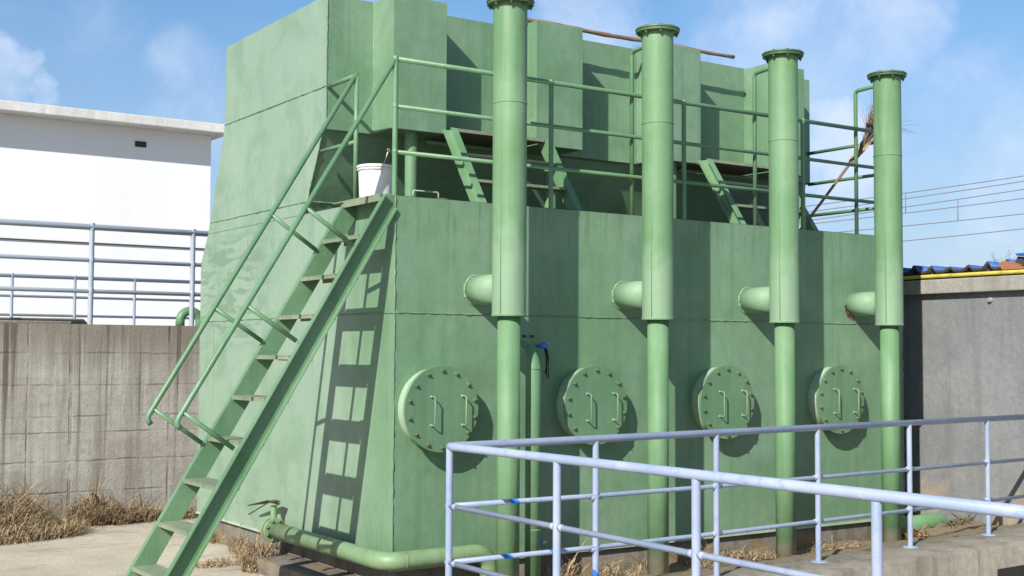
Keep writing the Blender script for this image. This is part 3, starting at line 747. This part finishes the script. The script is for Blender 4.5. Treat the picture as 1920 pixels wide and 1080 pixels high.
# corrugated sheets: profile along Y, sloping up and away; blue on top, dark beneath, terracotta end pieces
roof = MB()
def sheet(y0, y1, z0, pitch, amp, lift, xa, xb):
    n = int((y1 - y0) / pitch * 12); top = []; bot = []
    for i in range(n + 1):
        y = y0 + (y1 - y0) * i / n; ph = ((y - y0) / pitch) % 1.0
        prof = math.exp(-((ph - .5) / (.13 if ph < .5 else .20)) ** 2) * (1 + .35 * math.sin(y * 5.3))
        z = z0 + amp * prof + jit(.003)
        top.append([roof.b.verts.new((x, y, z + (x - xa) * lift)) for x in (xa, xb)])
        bot.append([roof.b.verts.new((x, y, z - .034 + (x - xa) * lift)) for x in (xa, xb)])
    for i in range(n):
        f = roof.b.faces.new((top[i][0], top[i][1], top[i+1][1], top[i+1][0])); f.material_index = 0
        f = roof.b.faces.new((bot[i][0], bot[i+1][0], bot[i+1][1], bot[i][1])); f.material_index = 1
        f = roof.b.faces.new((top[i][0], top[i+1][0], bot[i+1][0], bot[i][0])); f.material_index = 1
sheet(-5.17, 8.80, 2.726, .241, .060, -.02, XC - .06, XC + 3.5)
roof.build('roof_sheet', [M['tile_blue'], M['tile_dark']], gb, angle=60)
m = MB()
for k in range(60):
    y = -5.17 + .235 * k
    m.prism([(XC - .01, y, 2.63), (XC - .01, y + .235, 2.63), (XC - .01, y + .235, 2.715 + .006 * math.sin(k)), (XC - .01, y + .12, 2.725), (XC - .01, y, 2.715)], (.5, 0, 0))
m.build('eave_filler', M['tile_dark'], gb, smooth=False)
m = MB()
m.prism([(XC - .08, -1.20, 2.69), (XC - .08, -.90, 2.69), (XC - .08, -.86, 2.765), (XC - .08, -.93, 2.785), (XC - .08, -1.18, 2.70)], (.4, 0, .02))
m.build('broken_tile', M['terracotta'], gb, smooth=False)
m = MB()
m.prism([(XC - .02, -1.50, 2.76), (XC - .02, -1.04, 2.835), (XC - .02, -1.02, 2.86), (XC - .02, -1.50, 2.775)], (.5, 0, .05))
m.build('loose_sheet', M['tile_blue'], gb, smooth=False)
m = MB()
m.prism([(XC + .01, -1.60, 2.70), (XC + .01, -.96, 2.70), (XC + .01, -1.03, 2.83), (XC + .01, -1.50, 2.755), (XC + .01, -1.60, 2.74)], (.4, 0, .0))
m.build('ridge_filler', M['tile_dark'], gb, smooth=False)

# ground pipe between tank and grey building
m = MB(); m.tube([(5.85, -.20, -.05), (6.62, -.20, -.03)] + arc((6.62, -.20, -.17), (0, 0, 1), (1, 0, 0), .14, 0, math.pi / 2, 8)[1:] + [(6.76, -.20, -.30)], .092, 24)
tag(m.build('ground_pipe', M['pipe']), 'green pipe elbow dipping into the soil by the grey building', 'pipe')

# ------------------------------------------------------------------ overhead wires
def span(px0, py0, px1, py1, D, name, lab):
    def at(px, py):
        return Vector(CAM[4:7]) + (fw + rt * ((px - 960) / f_) + up * ((540 - py) / f_)) * D
    a, b = at(px0, py0), at(px1, py1); pts = []
    for i in range(25):
        t = -.6 + 2.4 * i / 24; p = a.lerp(b, t); p.z += .012 * (t - .5) ** 2 * (b - a).length; pts.append(p)
    m = MB(); m.tube(pts, .022, 5, True); o = m.build(name, M['wire'])
    return tag(o, lab, 'wire', 'overhead wires crossing the sky at right'), a, b
WS = [((1520, 387, 1920, 331), 'topmost overhead wire in the sky at right'),
      ((1520, 398, 1920, 341), 'second overhead wire from the top, just under the topmost'),
      ((1520, 414, 1920, 356), 'third overhead wire from the top, joined upward by the left dropper'),
      ((1520, 421, 1920, 373), 'fourth overhead wire from the top, carrying the left dropper'),
      ((1520, 441, 1920, 402), 'second lowest overhead wire, ending the right dropper'),
      ((1520, 469, 1920, 430), 'lowest overhead wire at right, just above the roof')]
wires = [span(*p, 62., 'overhead_wire', lab) for p, lab in WS]
def drop(i, j, t):
    _, a, b = wires[i]; _, c, d = wires[j]; p, q = a.lerp(b, t), c.lerp(d, t)
    p.z -= .02; m = MB(); m.tube([p, q], .02, 5); m.build('dropper', M['wire'], wires[i][0])
drop(0, 3, .445); drop(2, 4, .69)

# ------------------------------------------------------------------ dry vegetation
def blades(m, cx, cy, rx, ry, n, h0, h1, z=GZ, lean=.6, wid=.0042, zf=None, ang=0):
    ca, sa = math.cos(ang), math.sin(ang)
    for q in range(n):
        a = random.uniform(0, 6.28); r = math.sqrt(random.random())
        ex, ey = rx * r * math.cos(a), ry * r * math.sin(a)
        p = Vector((cx + ex * ca - ey * sa, cy + ex * sa + ey * ca, z)); 
        k = 1 - .75 * r * r
        h = random.uniform(h0, h1) * (.35 + .65 * k) * (1.45 if random.random() < .08 else .8)
        t = random.uniform(0, 6.28); flat_ = random.random() < .35
        ln = Vector((math.cos(t), math.sin(t), 0)) * h * (random.uniform(.9, 2.0) if flat_ else random.uniform(.1, lean * 1.3))
        if flat_: h *= random.uniform(.25, .6); p.z += random.uniform(0, h1 * .45) * k
        s = Vector((-math.sin(t + .8), math.cos(t + .8), 0)) * wid * random.choice((.6, .8, 1.0, 1.3, 1.9))
        tip_drop = random.uniform(.0, .55) * h
        pts = [p, p + ln * .25 + Vector((0, 0, h * .5)), p + ln * .7 + Vector((0, 0, h * .85)), p + ln * 1.25 + Vector((0, 0, h - tip_drop))]
        ws = (1, .9, .6, .12); vs = [(m.b.verts.new(pp - s * w_), m.b.verts.new(pp + s * w_)) for pp, w_ in zip(pts, ws)]
        for i in range(3): m.b.faces.new((vs[i][0], vs[i][1], vs[i+1][1], vs[i+1][0]))
def mound(m, cx, cy, rx, ry, h, z=GZ):
    n = 22; rings = []
    for i in range(6):
        f = i / 5; ring = []
        for j in range(n):
            a = 2 * math.pi * j / n; rr = (1 - f) * random.uniform(.85, 1.12)
            ring.append(m.b.verts.new((cx + rx * rr * math.cos(a), cy + ry * rr * math.sin(a), z - .02 + h * (1 - (1 - f) ** 2) * random.uniform(.75, 1.1))))
        rings.append(ring)
    for i in range(5):
        for j in range(n): m.b.faces.new((rings[i][j], rings[i][(j+1) % n], rings[i+1][(j+1) % n], rings[i+1][j]))
def grass(name, spots, label=None):
    m = MB(); m2 = MB()
    for s in spots:
        cx, cy, rx, ry, n, h = s[:6]; z = s[6] if len(s) > 6 else GZ
        if len(s) > 7 and s[7]: mound(m2, cx, cy, rx * .85, ry * .8, h * s[7], z)
        blades(m, cx, cy, rx, ry, n, h * .45, h, z, .75)
    o = m.build(name, M['straw'], smooth=False); tag(o, label, 'dry grass', None, 'stuff')
    if m2.b.verts: m2.build('thatch', M['straw_dark'], o)
    return o
grass('dry_grass', [(-1.80, 5.85, .42, .50, 1250, .62, GZ, .62), (-1.50, 6.02, .26, .30, 700, .66, GZ, .6), (-1.45, 5.45, .50, .40, 950, .34, GZ, .45), (-1.95, 5.2, .6, .3, 650, .28, GZ, .45), (-2.7, 5.8, .6, .4, 700, .5, GZ, .5), (-3.9, 6.0, .7, .3, 500, .4, GZ, .5), (-1.10, 5.75, .22, .3, 450, .26, GZ, .5)], 'tall heap of dry straw grass at far left foot of the concrete wall')
grass('dry_grass', [(-.66, 6.12, .24, .24, 900, .55, GZ, .65), (-.38, 6.08, .24, .24, 700, .34, GZ, .55), (-.06, 6.12, .20, .22, 420, .32, GZ, .45)], 'low brown dry grass along the middle foot of the concrete wall')
grass('dry_grass', [(.42, 6.1, .3, .2, 400, .28), (-.05, 3.1, .06, .25, 160, .30), (.0, 4.1, .12, .3, 160, .24)], 'thin dry grass behind the stair along the plinth')
grass('dry_grass', [(-.20, 2.25, .14, .20, 420, .40), (-.32, 2.05, .12, .14, 260, .28), (-.48, 2.55, .34, .16, 260, .10), (-.14, 2.75, .10, .2, 90, .2)], 'dry straw tuft under the drain valve')
sp = []
for k in range(26):
    x = random.uniform(1.3, 6.0); sp.append((x, random.uniform(-.50, -.08), .16, .10, 30, random.choice((.08, .11, .15, .22)), -.20))
sp += [(1.55, -.25, .2, .12, 130, .34, -.2), (2.05, -.2, .16, .1, 70, .28, -.2), (3.55, -.3, .3, .14, 190, .20, -.2), (3.2, -.15, .14, .1, 60, .34, -.2), (4.75, -.3, .3, .12, 110, .12, -.2)]
grass('dry_grass', sp, 'dry straw between the plinth front and the basin edge')
m = MB(); blades(m, 6.62, -.48, .20, .09, 110, .04, .11, -.06, 1.2, .009); blades(m, 6.80, -.42, .10, .08, 60, .05, .12, -.05, 1.2, .010)
tag(m.build('weed', M['weed'], smooth=False), 'low olive weed at the foot of the grey building', 'weed')
m = MB(); blades(m, 5.95, -.50, .18, .09, 110, .04, .10, -.10, 1.5, .008); mound(m, 6.0, -.45, .16, .08, .06, -.11)
tag(m.build('dry_litter', material('red_brown_litter', lambda n: n.mix(n.noise(n.pos(), 20, 4), (.24, .11, .055), (.34, .22, .12)), 1)), 'red brown dead plant litter between the last vent pipe and railing post', 'litter', None, 'stuff')
# bare twigs above the grey roof: crown of a leafless shrub behind it
TX, TY = 14.3, 4.2
tw = thing('bare_tree', (TX, TY, GZ), 'leafless twigs of a small tree showing above the blue roof edge', 'tree')
m = MB()
def twig(m, p, d, ln, r, depth):
    q = p + d * ln; mid = p.lerp(q, .5) + Vector((jit(.05), jit(.05), 0)) * ln
    m.tube([p, mid, q], r, 5, False, [r, r * .8, r * .6])
    if depth:
        for k in range(3): twig(m, p.lerp(q, random.uniform(.5, 1)), (d + Vector((jit(.55), jit(.55), random.uniform(0, .35)))).normalized(), ln * random.uniform(.5, .8), r * .6, depth - 1)
for k in range(6): twig(m, Vector((TX + jit(.35), TY + jit(.35), 2.35)), Vector((jit(.6), jit(.6), 1)).normalized(), random.uniform(.42, .62), .010, 3)
m.build('crown', M['twig_dark'], tw)
m = MB(); m.tube([(TX, TY, GZ), (TX + .05, TY, 1.2), (TX, TY, 2.5)], .08, 10, True, [.11, .09, .06]); m.build('trunk', M['twig_dark'], tw)

# ------------------------------------------------------------------ light and sky
S = Vector((-1.67, -1.0, 1.33)).normalized()           # towards the sun
el = math.asin(S.z); az = math.atan2(S.x, S.y)
sun = bpy.data.lights.new('sun', 'SUN'); sun.energy = 4.6; sun.angle = R(.53); sun.color = (1.0, .955, .88)
so = bpy.data.objects.new('sun', sun); COL.objects.link(so); so.rotation_euler = S.to_track_quat('Z', 'Y').to_euler()
world = bpy.data.worlds.new('World'); C.world = world; world.use_nodes = True
n = NT(world.node_tree); bgn = world.node_tree.nodes['Background']
sky = n.new('ShaderNodeTexSky'); sky.sky_type = 'NISHITA'; sky.sun_disc = False
sky.sun_elevation = el; sky.sun_rotation = az; sky.altitude = 50; sky.air_density = 1.0; sky.dust_density = .6; sky.ozone_density = 1.5
gen = n.new('ShaderNodeTexCoord').outputs['Generated']
nz = n.noise(gen, 9.0, 10, .62, .5); nz2 = n.noise(n.scale(gen, (1, 1, 2.0)), 3.6, 8, .62, .5)
def dirpx(px, py): return (fw + rt * ((px - 960) / f_) + up * ((540 - py) / f_)).normalized()
nd = n.new('ShaderNodeTexNoise'); n.put(nd.inputs['Vector'], gen); nd.inputs['Scale'].default_value = 6.5; nd.inputs['Detail'].default_value = 7; nd.inputs['Roughness'].default_value = .6
vs_ = n.new('ShaderNodeVectorMath', operation='SUBTRACT'); n.put(vs_.inputs[0], nd.outputs['Color']); vs_.inputs[1].default_value = (.5, .5, .5)
vm_ = n.new('ShaderNodeVectorMath', operation='MULTIPLY_ADD'); n.put(vm_.inputs[0], vs_.outputs[0]); vm_.inputs[1].default_value = (.20, .20, .11); n.put(vm_.inputs[2], gen)
vn_ = n.new('ShaderNodeVectorMath', operation='NORMALIZE'); n.put(vn_.inputs[0], vm_.outputs[0]); wgen = vn_.outputs[0]
tot = None
# soft banks of cloud by compass direction (a direction, its angular radius, its strength)
for px, py, rad, k in ((20, 170, 1.8, .75), (400, 200, 4.2, .36), (120, 10, 5, .20), (1110, 30, 4.0, .85), (1570, 275, 3.2, 1.15), (1720, 340, 4.5, .45), (1560, 20, 7.5, .58), (1890, 220, 5, .50), (1300, 480, 9, .4), (1850, 450, 7.0, .45), (700, 30, 4, .4)):
    vm = n.new('ShaderNodeVectorMath', operation='DOT_PRODUCT'); n.put(vm.inputs[0], wgen); vm.inputs[1].default_value = dirpx(px, py)
    g = n.ramp(vm.outputs['Value'], math.cos(R(rad)), math.cos(R(rad * .15)), 0.0, k)
    tot = g if tot is None else n.math('MAXIMUM', tot, g)
wob = n.math('MULTIPLY', n.math('SUBTRACT', nz, .5), n.math('MULTIPLY', n.ramp(tot, 0, .35), 2.0))
cov = n.ramp(n.math('ADD', tot, wob), .02, 1.35, 0, .80)
wide = n.math('MULTIPLY', n.ramp(nz2, .50, .80, 0, .30), n.ramp(nz, .35, .7))
cov = n.math('ADD', cov, wide, True)
hsv = n.new('ShaderNodeHueSaturation'); hsv.inputs['Saturation'].default_value = 1.27; hsv.inputs['Value'].default_value = 1.0
n.put(hsv.inputs['Color'], sky.outputs[0])
av = n.new('ShaderNodeVectorMath', operation='DOT_PRODUCT'); n.put(av.inputs[0], gen); av.inputs[1].default_value = Vector((-S.x, -S.y, 0)).normalized()
gz = n.sep(gen)[2]
n.put(hsv.inputs['Value'], n.math('MULTIPLY', n.ramp(av.outputs['Value'], -.1, .7, 1.0, 1.25), n.ramp(gz, -.02, .30, .62, 1.0)))
hs = n.mix(n.ramp(gz, .0, .34, .55, .0), hsv.outputs[0], (4.1, 5.5, 8.6))
cloud = (7.2, 8.0, 9.8)
c = n.mix(cov, hs, cloud)
n.put(bgn.inputs['Color'], c); bgn.inputs['Strength'].default_value = .085
vs = C.view_settings; vs.view_transform = 'Standard'; vs.look = 'None'; vs.gamma = 1; vs.use_curve_mapping = False; vs.exposure = .42
C.cycles.max_bounces = 8; C.cycles.diffuse_bounces = 2
